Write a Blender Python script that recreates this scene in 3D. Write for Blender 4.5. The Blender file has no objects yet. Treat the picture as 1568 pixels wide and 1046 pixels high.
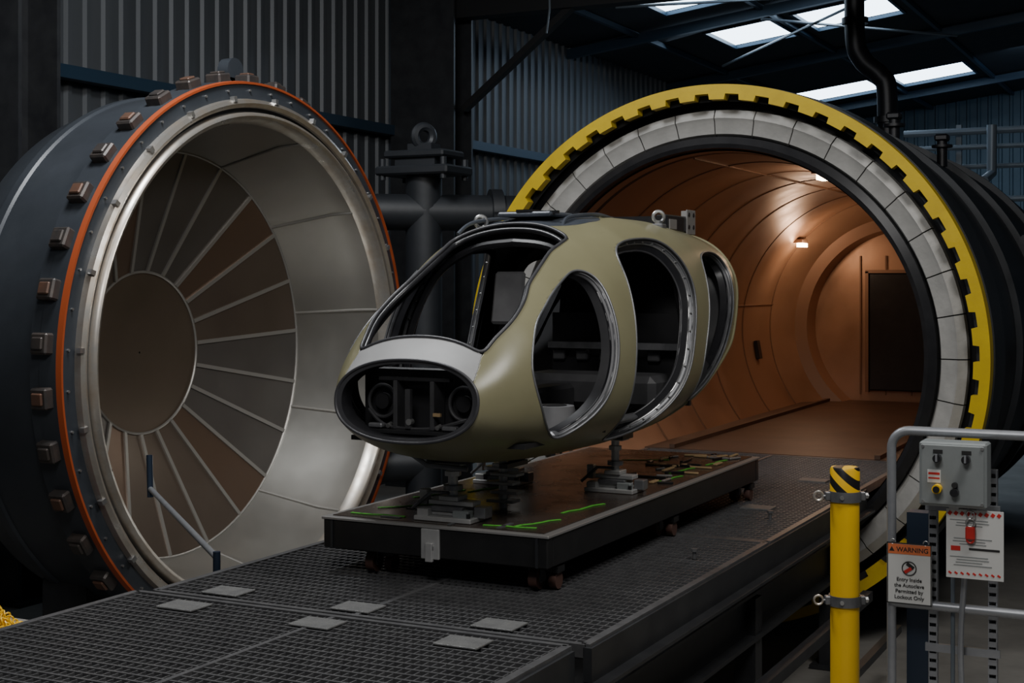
import bpy, math, random
import numpy as np
from mathutils import Vector, Matrix
random.seed(7); np.random.seed(7)
D=bpy.data; COL=bpy.context.scene.collection

# ---------------------------------------------------------------- materials
def mat(name,c,rough=.5,metal=0.,c2=None,scale=4.,bump=0.,emit=None,estr=1.,rvar=.0,bscale=None,stretch=(1,1,1),spec=.5):
    m=D.materials.new(name); m.use_nodes=True; nt=m.node_tree; n=nt.nodes; l=nt.links
    b=n['Principled BSDF']; b.inputs['Roughness'].default_value=rough; b.inputs['Metallic'].default_value=metal
    b.inputs['Base Color'].default_value=(*c,1); b.inputs['Specular IOR Level'].default_value=spec
    if emit: b.inputs['Emission Color'].default_value=(*emit,1); b.inputs['Emission Strength'].default_value=estr
    tc=n.new('ShaderNodeTexCoord'); mp=n.new('ShaderNodeMapping'); mp.inputs['Scale'].default_value=stretch
    l.new(tc.outputs['Object'],mp.inputs['Vector'])
    if c2 or rvar:
        nz=n.new('ShaderNodeTexNoise'); nz.inputs['Scale'].default_value=scale; nz.inputs['Detail'].default_value=6; nz.inputs['Roughness'].default_value=.6
        l.new(mp.outputs[0],nz.inputs['Vector'])
        if c2:
            r=n.new('ShaderNodeValToRGB'); r.color_ramp.elements[0].position=.3; r.color_ramp.elements[1].position=.7
            r.color_ramp.elements[0].color=(*c,1); r.color_ramp.elements[1].color=(*c2,1)
            l.new(nz.outputs['Fac'],r.inputs[0]); l.new(r.outputs[0],b.inputs['Base Color'])
        if rvar:
            mr=n.new('ShaderNodeMapRange'); mr.inputs['From Min'].default_value=.3; mr.inputs['From Max'].default_value=.7
            mr.inputs['To Min'].default_value=max(.05,rough-rvar); mr.inputs['To Max'].default_value=min(1,rough+rvar)
            l.new(nz.outputs['Fac'],mr.inputs['Value']); l.new(mr.outputs[0],b.inputs['Roughness'])
    if bump:
        nb=n.new('ShaderNodeTexNoise'); nb.inputs['Scale'].default_value=bscale or scale*6; nb.inputs['Detail'].default_value=4
        l.new(mp.outputs[0],nb.inputs['Vector']); bp=n.new('ShaderNodeBump'); bp.inputs['Strength'].default_value=bump; bp.inputs['Distance'].default_value=.02
        l.new(nb.outputs['Fac'],bp.inputs['Height']); l.new(bp.outputs[0],b.inputs['Normal'])
    return m
M={}
M['tan']=mat('olive_primer',(.20,.187,.108),.33,0,(.235,.22,.13),1.6,.03,rvar=.05)
M['plate']=mat('light_composite',(.29,.29,.29),.5,0,(.33,.33,.33),6)
M['roofdk']=mat('roof_dark',(.05,.06,.075),.35,.2,(.09,.10,.12),5)
M['black']=mat('black_composite',(.010,.010,.012),.32,0,(.018,.018,.02),8)
M['rimgrey']=mat('rim_grey_composite',(.045,.045,.05),.4,.1,(.065,.065,.07),8)
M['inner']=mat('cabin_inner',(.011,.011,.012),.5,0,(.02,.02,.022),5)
M['inner2']=mat('cabin_inner_light',(.04,.04,.043),.45,0,(.065,.065,.068),5)
M['seat']=mat('seat_back_grey',(.11,.11,.115),.5,0,(.15,.15,.155),5)
M['framemet']=mat('door_frame_metal',(.13,.135,.14),.38,.5,(.21,.21,.22),9)
M['steel']=mat('brushed_steel',(.42,.42,.42),.32,.85,(.55,.55,.54),7,rvar=.08)
M['alum']=mat('machined_aluminium',(.36,.36,.36),.4,.3,(.45,.45,.44),9)
M['stain']=mat('stainless_liner',(.44,.43,.40),.36,.88,(.50,.49,.455),1.2,.03,rvar=.05,bscale=5)
M['ribs']=mat('liner_rib_steel',(.42,.405,.38),.4,.6)
M['lip']=mat('flange_lip_steel',(.66,.64,.60),.33,.8,(.50,.43,.35),5,rvar=.08)
M['panA']=mat('liner_panel_bronze',(.20,.16,.13),.42,.75,(.225,.18,.145),1.5,rvar=.04)
M['panB']=mat('liner_panel_copper',(.25,.17,.125),.40,.75,(.225,.16,.12),1.5,rvar=.04)
M['panC']=mat('liner_panel_grey',(.19,.175,.165),.42,.75,(.215,.20,.185),1.5,rvar=.04)
M['hub']=mat('liner_hub',(.19,.15,.115),.45,.7,(.215,.17,.13),1.5,rvar=.04)
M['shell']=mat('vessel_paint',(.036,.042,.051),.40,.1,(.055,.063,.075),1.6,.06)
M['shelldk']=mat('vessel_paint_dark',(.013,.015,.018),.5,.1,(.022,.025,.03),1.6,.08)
M['lug']=mat('lug_steel',(.055,.052,.052),.45,.4,(.10,.08,.07),8)
M['lugtop']=mat('lug_rusty',(.17,.085,.055),.5,.3,(.10,.065,.05),8)
M['orange']=mat('orange_seal',(.38,.07,.02),.5)
M['yellow']=mat('yellow_paint',(.60,.42,.012),.4,0,(.50,.34,.012),5,.04)
M['yellowb']=mat('yellow_bollard_paint',(.88,.54,.01),.35,0,(.83,.49,.01),4)
M['greyseg']=mat('galvanised_segments',(.32,.315,.30),.5,.2,(.40,.39,.37),5,.1,rvar=.08)
M['copper']=mat('copper_liner',(.37,.215,.135),.42,.5,(.46,.28,.185),1.3,.05,rvar=.10,bscale=3)
M['copperd']=mat('copper_seam',(.24,.14,.09),.5,.4)
M['copperf']=mat('copper_floor',(.09,.052,.036),.5,.3,(.13,.078,.054),2)
M['grate']=mat('grating_steel',(.115,.115,.12),.40,.5,(.18,.18,.184),10)
M['cover']=mat('cover_plate',(.15,.15,.15),.5,.4,(.21,.21,.205),14,.3,bscale=90)
M['beam']=mat('dark_beam',(.026,.027,.031),.45,.3,(.045,.047,.05),4)
M['void']=mat('dark_paint_and_shade',(.008,.008,.009),.6,0)
M['cart']=mat('cart_black_paint',(.012,.012,.013),.36,.1,(.020,.020,.020),6)
M['cartop']=mat('cart_top_plate',(.065,.05,.042),.26,.55,(.10,.075,.062),3,rvar=.08)
M['edge']=mat('cart_edge_aluminium',(.34,.33,.32),.4,.5)
M['green']=mat('green_strap',(.10,.48,.05),.6)
M['concrete']=mat('concrete',(.19,.18,.165),.75,0,(.28,.265,.24),1.8,.15)
M['wall']=mat('wall_sheet',(.066,.073,.081),.5,.2,(.11,.117,.125),.8,.02,stretch=(1,1,.15))
M['wallb']=mat('wall_sheet_blue',(.045,.075,.10),.5,.2,(.07,.11,.14),.8)
M['girt']=mat('girt_blue',(.020,.045,.075),.45,.2)
M['ceil']=mat('roof_deck_dark',(.009,.012,.016),.7,.1,(.014,.018,.024),2)
M['sky']=mat('skylight_glass',(.6,.7,.8),.3,0,emit=(.68,.84,1.),estr=7)
M['bulb']=mat('lamp_lens',(1,.8,.5),.3,0,emit=(1,.75,.5),estr=22)
M['pipe']=mat('pipe_paint',(.16,.19,.22),.4,.3)
M['blackpipe']=mat('black_pipe',(.01,.01,.012),.4,.2)
M['rail']=mat('galvanised_rail',(.27,.28,.30),.4,.5,(.33,.34,.36),12)
M['box']=mat('box_grey',(.23,.25,.25),.45,.2,(.27,.29,.29),6)
M['white']=mat('sign_white',(.60,.60,.58),.5)
M['ink']=mat('ink_black',(.02,.02,.02),.5)
M['red']=mat('red_plastic',(.55,.03,.025),.4)
M['warnor']=mat('warning_orange',(.65,.17,.06),.5)
M['knob']=mat('knob_black',(.015,.015,.017),.35)
M['blueb']=mat('blue_strut_paint',(.022,.035,.06),.4,.3)
M['rubber']=mat('caster_rubber',(.09,.045,.035),.6)
M['woodtan']=mat('clamp_tan',(.38,.26,.13),.6)

def stripes():
    m=D.materials.new('hazard_stripes'); m.use_nodes=True; nt=m.node_tree; n=nt.nodes;l=nt.links
    b=n['Principled BSDF']; b.inputs['Roughness'].default_value=.4
    tc=n.new('ShaderNodeTexCoord'); sp=n.new('ShaderNodeSeparateXYZ'); l.new(tc.outputs['Object'],sp.inputs[0])
    a=n.new('ShaderNodeMath'); a.operation='MULTIPLY_ADD'; a.inputs[1].default_value=.9; l.new(sp.outputs['X'],a.inputs[0]); l.new(sp.outputs['Z'],a.inputs[2])
    s=n.new('ShaderNodeMath'); s.operation='MULTIPLY'; s.inputs[1].default_value=9.; l.new(a.outputs[0],s.inputs[0])
    f=n.new('ShaderNodeMath'); f.operation='FRACT'; l.new(s.outputs[0],f.inputs[0])
    g=n.new('ShaderNodeMath'); g.operation='GREATER_THAN'; g.inputs[1].default_value=.5; l.new(f.outputs[0],g.inputs[0])
    mx=n.new('ShaderNodeMix'); mx.data_type='RGBA'; mx.inputs['A'].default_value=(.85,.5,.01,1); mx.inputs['B'].default_value=(.01,.01,.01,1)
    l.new(g.outputs[0],mx.inputs['Factor']); l.new(mx.outputs['Result'],b.inputs['Base Color']); return m
M['haz']=stripes()

# ---------------------------------------------------------------- mesh builder
class MB:
    def __init__(s): s.v=[];s.f=[];s.m=[];s.mats=[]
    def mi(s,k):
        if k not in s.mats: s.mats.append(k)
        return s.mats.index(k)
    def add(s,vs,fs,k):
        o=len(s.v); s.v+= [tuple(p) for p in vs]; i=s.mi(k)
        for f in fs: s.f.append(tuple(a+o for a in f)); s.m.append(i)
    def box(s,c,sz,k,rot=None,bev=0):
        x,y,z=[a/2 for a in sz]
        if bev:
            b=min(bev,x*.9,y*.9,z*.9); vs=[];
            for sx in(-1,1):
                for sy in(-1,1):
                    for sz_ in(-1,1):
                        vs+= [(sx*x,sy*(y-b),sz_*(z-b)),(sx*(x-b),sy*y,sz_*(z-b)),(sx*(x-b),sy*(y-b),sz_*z)]
            def I(a,b_,c_,w): return (((a>0)*4+(b_>0)*2+(c_>0))*3+w)
            fs=[]
            for q in(-1,1):
                o=[(-1,-1),(1,-1),(1,1),(-1,1)]
                if q<0:o=o[::-1]
                fs.append([I(q,a,c_,0) for a,c_ in o]); fs.append([I(c_,q,a,1) for a,c_ in o]); fs.append([I(a,c_,q,2) for a,c_ in o])
            for a in(-1,1):
                for c_ in(-1,1):
                    fs.append([I(a,c_,-1,0),I(a,c_,1,0),I(a,c_,1,1),I(a,c_,-1,1)])
                    fs.append([I(a,-1,c_,0),I(a,1,c_,0),I(a,1,c_,2),I(a,-1,c_,2)])
                    fs.append([I(-1,a,c_,1),I(1,a,c_,1),I(1,a,c_,2),I(-1,a,c_,2)])
                    for e in(-1,1): fs.append([I(a,c_,e,0),I(a,c_,e,1),I(a,c_,e,2)])
        else:
            vs=[(-x,-y,-z),(x,-y,-z),(x,y,-z),(-x,y,-z),(-x,-y,z),(x,-y,z),(x,y,z),(-x,y,z)]
            fs=[(0,3,2,1),(4,5,6,7),(0,1,5,4),(1,2,6,5),(2,3,7,6),(3,0,4,7)]
        R=rot if rot is not None else Matrix.Identity(3)
        c=Vector(c); s.add([R@Vector(p)+c for p in vs],fs,k)
    def cyl(s,p0,p1,r,k,n=20,r1=None,cap=True):
        p0=Vector(p0);p1=Vector(p1);r1=r if r1 is None else r1
        d=(p1-p0).normalized(); a=d.orthogonal().normalized(); b=d.cross(a)
        vs=[];fs=[]
        for i in range(n):
            t=2*math.pi*i/n; q=a*math.cos(t)+b*math.sin(t); vs+= [p0+q*r,p1+q*r1]
        for i in range(n):
            j=(i+1)%n; fs.append((2*i,2*j,2*j+1,2*i+1))
        if cap: fs.append([2*i for i in range(n)][::-1]); fs.append([2*i+1 for i in range(n)])
        s.add(vs,fs,k)
    def tube(s,pts,r,k,n=8,closed=False,sy=1.):
        P=[Vector(p) for p in pts]; N=len(P); vs=[];fs=[]
        def tan(i):
            if closed: return (P[(i+1)%N]-P[i-1]).normalized()
            return (P[min(i+1,N-1)]-P[max(i-1,0)]).normalized()
        t=tan(0); a=t.orthogonal().normalized()
        for i in range(N):
            t=tan(i); a=(a-t*a.dot(t)).normalized(); b=t.cross(a)
            for j in range(n):
                q=2*math.pi*j/n; vs.append(P[i]+(a*math.cos(q)+b*math.sin(q)*sy)*r)
        for i in range(N if closed else N-1):
            i2=(i+1)%N
            for j in range(n):
                j2=(j+1)%n; fs.append((i*n+j,i*n+j2,i2*n+j2,i2*n+j))
        if not closed: fs.append(list(range(n))[::-1]); fs.append([(N-1)*n+j for j in range(n)])
        s.add(vs,fs,k)
    def band(s,A,B,k):
        N=len(A); s.add([tuple(p) for p in A]+[tuple(p) for p in B],[(i,(i+1)%N,N+(i+1)%N,N+i) for i in range(N)],k)
    def rev(s,prof,c,ax,ks,n=144):
        vs=[];N=len(prof)
        for i in range(n):
            t=2*math.pi*i/n
            for a,r in prof:
                if ax=='Y': vs.append((c[0]+r*math.cos(t),a,c[2]+r*math.sin(t)))
                elif ax=='X': vs.append((a,c[1]+r*math.cos(t),c[2]+r*math.sin(t)))
                else: vs.append((c[0]+r*math.cos(t),c[1]+r*math.sin(t),a))
        i0=len(s.v); s.v+=vs
        for b in range(N-1):
            k=ks if isinstance(ks,str) else ks[b]
            mi=s.mi(k)
            for i in range(n):
                j=(i+1)%n
                s.f.append((i0+i*N+b,i0+j*N+b,i0+j*N+b+1,i0+i*N+b+1)); s.m.append(mi)
    def torus(s,c,R,r,k,nrm,n=28,m=8,arc=1.):
        nrm=Vector(nrm).normalized(); a=nrm.orthogonal().normalized(); b=nrm.cross(a); c=Vector(c)
        s.tube([c+(a*math.cos(2*math.pi*i/n)+b*math.sin(2*math.pi*i/n))*R for i in range(n)],r,k,m,True)
def obj(name,mb,parent=None,ang=35):
    me=D.meshes.new(name); me.from_pydata(mb.v,[],mb.f); 
    for k in mb.mats: me.materials.append(M[k])
    me.polygons.foreach_set('material_index',mb.m); me.validate(); me.update()
    me.shade_smooth(); me.set_sharp_from_angle(angle=math.radians(ang))
    o=D.objects.new(name,me); COL.objects.link(o)
    if parent: o.parent=parent
    return o
def empty(name,loc=(0,0,0)):
    e=D.objects.new(name,None); e.empty_display_size=.2; COL.objects.link(e); return e
def text(s,loc,size,k,parent,name,align='CENTER'):
    c=D.curves.new(name,'FONT'); c.body=s; c.size=size; c.align_x=align; c.extrude=.0006; c.offset=size*.012
    c.materials.append(M[k]); o=D.objects.new(name,c); COL.objects.link(o); o.location=loc; o.rotation_euler=(math.pi/2,0,0); o.parent=parent
R3=lambda ang,ax: Matrix.Rotation(ang,3,ax)

GZ=-.4; AX=-4.43; CZ=2.295; DK=1.1
# ---------------------------------------------------------------- room
f=MB(); f.box((-2,21,GZ-.1),(24,52,.2),'concrete'); obj('floor',f)
f=MB(); f.box((-9.3,1.4,.3),(6.5,9.6,1.38),'concrete'); obj('floor_slab_raised',f)
f=MB(); f.box((.9,3.5,.02),(6.3,10.4,.84),'concrete'); obj('floor_slab_control_area',f)

def corr(name,axis,fixed,a0,a1,z0,z1,k,per=.32,dep=.045,zt=None):
    mb=MB(); a=a0; P=[]
    while a<a1:
        P+= [(a,0),(a+per*.60,0),(a+per*.70,dep),(a+per*.9,dep)]; a+=per
    vs=[];fs=[]
    for (q,o) in P:
        top=z1 if zt is None else zt(q)
        for z in(z0,top): vs.append((fixed+o,q,z) if axis=='Y' else (q,fixed-o,z))
    for i in range(len(P)-1): fs.append((2*i,2*i+2,2*i+3,2*i+1))
    mb.add(vs,fs,k); return mb
obj('wall_left',corr('wl','Y',-12.6,-3,46,GZ,8.02,'wall'),ang=20)
roofz=lambda x: 8.0+.128*(x+12.5)
obj('wall_back',corr('wb','X',46.,-12.6,10,GZ,9,'wallb',zt=lambda q:roofz(q)),ang=20)
sky=[(-10,-8.55,24.4,26.6),(-8.1,-6.2,24.4,26.6),(-10,-8.55,28.9,31.1),(-8.1,-6.2,28.9,31.1),(-10.9,-8.7,38.6,41),(-8.2,-6.2,38.6,41)]
mb=MB()
xs=sorted(set([-12.7,10]+[a for s in sky for a in s[:2]])); ys=sorted(set([-3,46.1]+[a for s in sky for a in s[2:]]))
for i in range(len(xs)-1):
    for j in range(len(ys)-1):
        cx=(xs[i]+xs[i+1])/2; cy=(ys[j]+ys[j+1])/2
        if any(s[0]<cx<s[1] and s[2]<cy<s[3] for s in sky): continue
        mb.add([(xs[i],ys[j],roofz(xs[i])),(xs[i+1],ys[j],roofz(xs[i+1])),(xs[i+1],ys[j+1],roofz(xs[i+1])),(xs[i],ys[j+1],roofz(xs[i]))],[(0,1,2,3)],'ceil')
obj('ceiling',mb)
for i,s in enumerate(sky):
    mb=MB(); x0,x1,y0,y1=s
    mb.add([(x0,y0,roofz(x0)+.06),(x1,y0,roofz(x1)+.06),(x1,y1,roofz(x1)+.06),(x0,y1,roofz(x0)+.06)],[(0,1,2,3)],'sky')
    for a,b in(((x0,y0),(x1,y0)),((x1,y0),(x1,y1)),((x1,y1),(x0,y1)),((x0,y1),(x0,y0))):
        mb.tube([(a[0],a[1],roofz(a[0])),(b[0],b[1],roofz(b[0]))],.05,'girt',4)
    obj('window_%d'%(i+1),mb)
mb=MB(); ra=math.atan(.128)
for y in(8,14,20,27.6,33.6,42):
    mb.box((-1.3,y,roofz(-1.3)-.14),(22.8,.14,.2),'girt' if y>22 else 'beam',R3(-ra,'Y'))
for x in(-11,-8.33,-5.9,-3.2,-.5,2.5):
    mb.box((x,21,roofz(x)-.06),(.09,50,.1),'girt')
for (x0,y0,x1,y1) in((-10,24,-6,27.4),(-8.3,27.5,-5.5,33.4),(-10.4,31.4,-6,27.5)):
    mb.tube([(x0,y0,roofz(x0)-.3),(x1,y1,roofz(x1)-.3)],.03,'pipe',6)
obj('roof_framing',mb)
mb=MB(); mb.box((-12.42,21,5.5),(.2,49,.16),'girt'); mb.box((-12.42,21,2.2),(.2,49,.16),'girt'); obj('wall_girt',mb)
def icol(name,x,y,w,d,h):
    mb=MB(); mb.box((x,y,(h+GZ)/2),(.05,d,h-GZ),'beam')
    mb.box((x,y-d/2,(h+GZ)/2),(w,.05,h-GZ),'beam'); mb.box((x,y+d/2,(h+GZ)/2),(w,.05,h-GZ),'beam')
    mb.box((x,y,GZ+.02),(w+.15,d+.15,.04),'beam'); obj(name,mb)
icol('steel_column',-11.7,11.15,.9,.55,8.0); icol('steel_column',-11.8,20.4,1.2,.6,8.05)
mb=MB(); mb.box((-8,20.4,7.5),(8,.3,.4),'void'); mb.box((-9.8,20.4,6.9),(.1,.16,3.5),'void',R3(math.radians(52),'Y')); obj('roof_beam',mb)
mb=MB(); mb.tube([(-9+.03*math.sin(i),19,7.4-.18*i) for i in range(5)],.015,'pipe',6); obj('hanging_cable',mb)
mb=MB()
for z,y,r in((5.85,28,.07),(5.55,28,.05),(5.2,28.3,.05),(4.55,28,.06),(4.15,28.2,.06),(3.75,28,.05)):
    mb.tube([(-5.6,y,z),(3,y,z)],r,'pipe',10)
for x in(-4.6,-3.2,-1.5): mb.box((x,28.2,2.8),(.1,.1,6.4),'pipe')
mb.tube([(-3.9,27.5,5.9),(-3.9,27.5,5.0),(-3.9,26.5,4.8)],.09,'pipe',10)
obj('utility_pipe_rack',mb)
def smoothpath(P,n=8):
    P=[Vector(p) for p in P]; out=[]
    Q=[P[0]]+P+[P[-1]]
    for i in range(1,len(Q)-2):
        for j in range(n):
            t=j/n; a,b,c,d=Q[i-1],Q[i],Q[i+1],Q[i+2]
            out.append(.5*((2*b)+(c-a)*t+(2*a-5*b+4*c-d)*t*t+(3*b-a-3*c+d)*t**3))
    out.append(P[-1]); return out
mb=MB(); mb.tube(smoothpath([(-5.62,24,8.85),(-5.62,24,7.2),(-5.5,24,6.75),(-5.2,24,6.45),(-5.08,24,6.1),(-5.08,24,4.3)]),.17,'blackpipe',16)
for z in(7.4,5.7): mb.cyl((-5.62 if z>7 else -5.08,24,z-.05),(-5.62 if z>7 else -5.08,24,z+.05),.22,'blackpipe')
obj('vent_duct',mb)
mb=MB()
for (x,y,z,h) in((-3.35,16.2,4.5,.32),(-3.0,17.2,4.35,.3)):
    mb.cyl((x,y,z),(x,y,z+h),.06,'blackpipe'); mb.cyl((x,y,z+h*.75),(x,y,z+h*.85),.12,'blackpipe'); mb.box((x,y,z+h+.04),(.16,.16,.08),'blackpipe',bev=.02)
mb.tube([(-1.75,14.5,3.4),(-1.75,19,3.4)],.05,'blackpipe',10); mb.box((-1.6,16.5,2.2),(.4,2.5,.25),'blackpipe',bev=.04); mb.box((-1.4,18,.9),(.6,.6,2.6),'blackpipe',bev=.05); obj('vessel_valves',mb)

# ---------------------------------------------------------------- autoclave vessel
V=empty('autoclave_vessel'); c=(AX,0,CZ); Y0=13.1
mb=MB()
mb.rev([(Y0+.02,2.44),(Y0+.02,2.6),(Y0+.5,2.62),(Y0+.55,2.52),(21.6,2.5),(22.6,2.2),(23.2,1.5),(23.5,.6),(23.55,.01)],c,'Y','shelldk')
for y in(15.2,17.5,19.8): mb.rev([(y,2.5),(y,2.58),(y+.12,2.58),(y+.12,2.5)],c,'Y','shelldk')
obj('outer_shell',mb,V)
mb=MB()
prof=[(Y0+.1,1.97)];y=Y0+.1;ks=[]
while y<21.0:
    prof+= [(y+1.37,1.97),(y+1.37,1.962),(y+1.41,1.962),(y+1.41,1.97)]; ks+=['copper','copperd','copperd','copperd']; y+=1.41
prof+= [(22.1,1.7),(22.15,1.52),(22.6,1.5),(22.62,.01)]; ks+=['copper','copperd','copper','copper']
mb.rev(prof,c,'Y',ks); obj('copper_liner',mb,V,ang=25)
mb=MB()
for t in(20,100,170,-20):
    a=math.radians(t); p=Vector((AX+1.962*math.cos(a),0,CZ+1.962*math.sin(a)))
    mb.box((p.x,17.6,p.z),(.015,8.2,.015),'copperd',R3(-a,'Y'))
for y,t in((17.2,197),(20.8,190)):
    a=math.radians(t); mb.box((AX+1.93*math.cos(a),y,CZ+1.93*math.sin(a)),(.05,.14,.28),'black',R3(-a,'Y'))
for x in(-5.2,-4.8,-4.4,-4.0): mb.box((x,22.57,2.3),(.02,.02,2.2),'copperd')
obj('liner_seams',mb,V)
mb=MB(); mb.box((-4.42,22.52,2.2),(1.25,.1,1.85),'black',bev=.02); mb.box((-4.42,22.5,3.15),(1.35,.12,.05),'copperd'); mb.box((-5.07,22.5,2.2),(.05,.12,1.9),'copperd'); obj('fan_duct_opening',mb,V)
mb=MB(); mb.box((AX,18.8,1.09),(3.0,7.4,.04),'copperf'); 
for x in(-5.6,-3.3): mb.box((x,18.8,1.13),(.06,7.4,.05),'copperf')
obj('inner_floor_plate',mb,V)
mb=MB(); mb.rev([(Y0+.35,1.965),(Y0-.02,1.99),(Y0-.04,2.03),(Y0,2.1),(Y0+.3,2.12)],c,'Y','black')
mb.rev([(Y0+.22,2.08),(Y0+.22,2.5)],c,'Y','black')
obj('door_seal_lip',mb,V)
mb=MB(); n=36
for i in range(n):
    a0=2*math.pi*(i+.015)/n; a1=2*math.pi*(i+.985)/n; vs=[];m=5
    for j in range(m):
        a=a0+(a1-a0)*j/(m-1)
        for (yy,r) in((Y0+.1,2.11),(Y0+.04,2.13),(Y0+.02,2.25),(Y0+.0,2.28),(Y0+.04,2.36),(Y0+.12,2.37)): vs.append((AX+r*math.cos(a),yy,CZ+r*math.sin(a)))
    fs=[(j*6+k,(j+1)*6+k,(j+1)*6+k+1,j*6+k+1) for j in range(m-1) for k in range(5)]
    fs+= [tuple(range(6)),tuple((m-1)*6+k for k in range(6))[::-1]]
    mb.add(vs,fs,'greyseg')
obj('insulation_segments',mb,V)
mb=MB(); n=52
def ringpt(r,a,y): return (AX+r*math.cos(a),y,CZ+r*math.sin(a))
seq=[]
for i in range(n):
    b=2*math.pi*i/n; w=2*math.pi/n
    for fr_,r in((.0,2.495),(.18,2.495),(.36,2.495),(.44,2.495),(.47,2.44),(.62,2.44),(.80,2.44),(.97,2.44)): seq.append((b+fr_*w,r))
N=len(seq); vs=[]
for a,r in seq:
    vs+= [ringpt(2.585,a,Y0-.17),ringpt(r,a,Y0-.17),ringpt(r,a,Y0-.05),ringpt(2.585,a,Y0+.06)]
fs=[]
for i in range(N):
    j=(i+1)%N
    for k in range(4):
        k2=(k+1)%4; fs.append((4*i+k,4*j+k,4*j+k2,4*i+k2))
mb.add(vs,fs,'yellow'); obj('toothed_locking_ring',mb,V,ang=30)
for i,(x,y,z) in enumerate(((-5.82,21.4,3.55),(-4.0,15.6,4.15),(-4.0,18.6,4.15))):
    mb=MB(); mb.box((x,y,z),(.1,.26,.06),'bulb'); mb.box((x-.03,y,z+.06),(.14,.32,.05),'copperd'); obj('vessel_lamp_%d'%(i+1),mb,V)
mb=MB()
for y in(15,19):
    mb.box((AX,y,-.3),(3.2,.3,.2),'beam'); 
    for sx in(-1,1): mb.box((AX+sx*1.3,y,.05),(.3,.3,.9),'beam')
obj('saddle_supports',mb,V)

# ---------------------------------------------------------------- autoclave door
Dr=empty('autoclave_door'); XD=-8.05; YD=10.72; c=(0,YD,2.3)
def dpt(x,r,a): return (x,YD+r*math.cos(a),2.3+r*math.sin(a))
mb=MB()
mb.rev([(XD-.05,2.54),(XD-.3,2.55),(XD-.32,2.47),(XD-1.0,2.44),(XD-1.02,2.46),(XD-1.1,2.46),(XD-1.12,2.43),(XD-1.45,2.35),(XD-1.8,2.1),(XD-2.1,1.7),(XD-2.32,1.1),(XD-2.42,.5),(XD-2.45,.01)],c,'X','shell')
obj('outer_shell',mb,Dr)
mb=MB()
mb.rev([(XD-.02,2.515),(XD+.02,2.52),(XD+.02,2.54),(XD-.03,2.548)],c,'X','orange')
mb.rev([(XD-.03,2.548),(XD-.2,2.55)],c,'X','shell')
mb.rev([(XD-.0,2.52),(XD+.005,2.38),(XD-.03,2.37)],c,'X','shell')
mb.rev([(XD-.03,2.39),(XD+.06,2.375),(XD+.08,2.34),(XD+.06,2.305),(XD+.03,2.30)],c,'X','lip')
mb.rev([(XD+.03,2.30),(XD-.0,2.29),(XD-.0,2.26)],c,'X','shelldk')
mb.rev([(XD-.0,2.265),(XD+.07,2.255),(XD+.09,2.225),(XD+.07,2.19),(XD-.06,2.16)],c,'X','lip')
obj('flange',mb,Dr,ang=50)
mb=MB()
for i in range(48):
    a=2*math.pi*(i+.5)/48
    if i%2:
        p=dpt(XD+.02,2.385,a); mb.box((XD+.06,p[1],p[2]),(.05,.05,.04),'steel',R3(a,'X'))
    q=dpt(XD,2.46,a); mb.cyl((XD,q[1],q[2]),(XD+.02,q[1],q[2]),.011,'steel',8)
obj('flange_clips',mb,Dr)
mb=MB(); n=38
for i in range(n):
    a=2*math.pi*(i+.5)/n; p=dpt(XD-.15,2.575,a); R=R3(a,'X')
    mb.box(p,(.17,.10,.17),'lug',R,bev=.015)
    q=dpt(XD-.15,2.632,a); mb.box(q,(.11,.025,.10),'lugtop' if i%2 else 'lug',R,bev=.01)
obj('locking_lugs',mb,Dr)
mb=MB(); X1=-9.02; X2=-9.46
mb.rev([(XD-.06,2.17),(-8.35,2.15),(X1,1.95)],c,'X','stain')
obj('side_liner',mb,Dr)
mb=MB()
for i in range(12):
    a=2*math.pi*(i+.35)/12
    mb.tube([dpt(XD-.05,2.165,a),dpt(-8.35,2.14,a),dpt(X1,1.945,a)],.013,'ribs',6)
for r,x in((1.945,X1),(.79,X2+.01)):
    mb.tube([dpt(x,r,2*math.pi*i/120) for i in range(120)],.014,'ribs',6,True)
n=22
for i in range(n):
    a=2*math.pi*(i+.3)/n
    p0=Vector(dpt(X1,1.94,a)); p1=Vector(dpt(X2+.02,.8,a)); mid=(p0+p1)/2; L=(p1-p0).length
    d=(p1-p0).normalized(); t=Vector((0,-math.sin(a),math.cos(a))); nn=d.cross(t)
    R=Matrix((d,t,nn)).transposed(); mb.box(mid,(L,.038,.02),'ribs',R)
obj('liner_ribs',mb,Dr)
mb=MB(); pk=['panA','panC','panB','panA','panC','panA','panB','panC']
for i in range(n):
    m=5; vs=[]
    for j in range(m):
        a=2*math.pi*(i+.3+j/(m-1))/n; vs+= [dpt(X1,1.95,a),dpt(X2,.78,a)]
    mb.add(vs,[(2*j,2*j+1,2*j+3,2*j+2) for j in range(m-1)],pk[(i*3)%8])
obj('liner_panels',mb,Dr)
mb=MB(); mb.rev([(X2,.79),(X2-.03,.5),(X2-.04,.01)],c,'X','hub'); obj('liner_hub',mb,Dr)
mb=MB(); mb.cyl((-8.45,YD,4.98),(-8.33,YD,4.98),.12,'shell'); mb.box((-8.39,YD,4.85),(.12,.3,.12),'shell'); obj('lifting_lug',mb,Dr)
mb=MB()
for yy in(9.3,12.1):
    mb.box((-9.0,yy,-.0),(.5,.2,.8),'beam')
mb.box((-9.0,10.7,-.33),(1.0,3.6,.14),'beam'); obj('door_support',mb,Dr)
mb=MB(); hx,hy=-7.85,13.4
mb.cyl((hx,hy,GZ),(hx,hy,4.2),.2,'shelldk',24)
mb.box((hx,hy,4.2),(.9,.6,.1),'shelldk',bev=.02); mb.box((hx,hy,4.38),(.75,.5,.08),'shelldk',bev=.02); mb.box((hx,hy,4.3),(.5,.4,.2),'shelldk')
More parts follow.
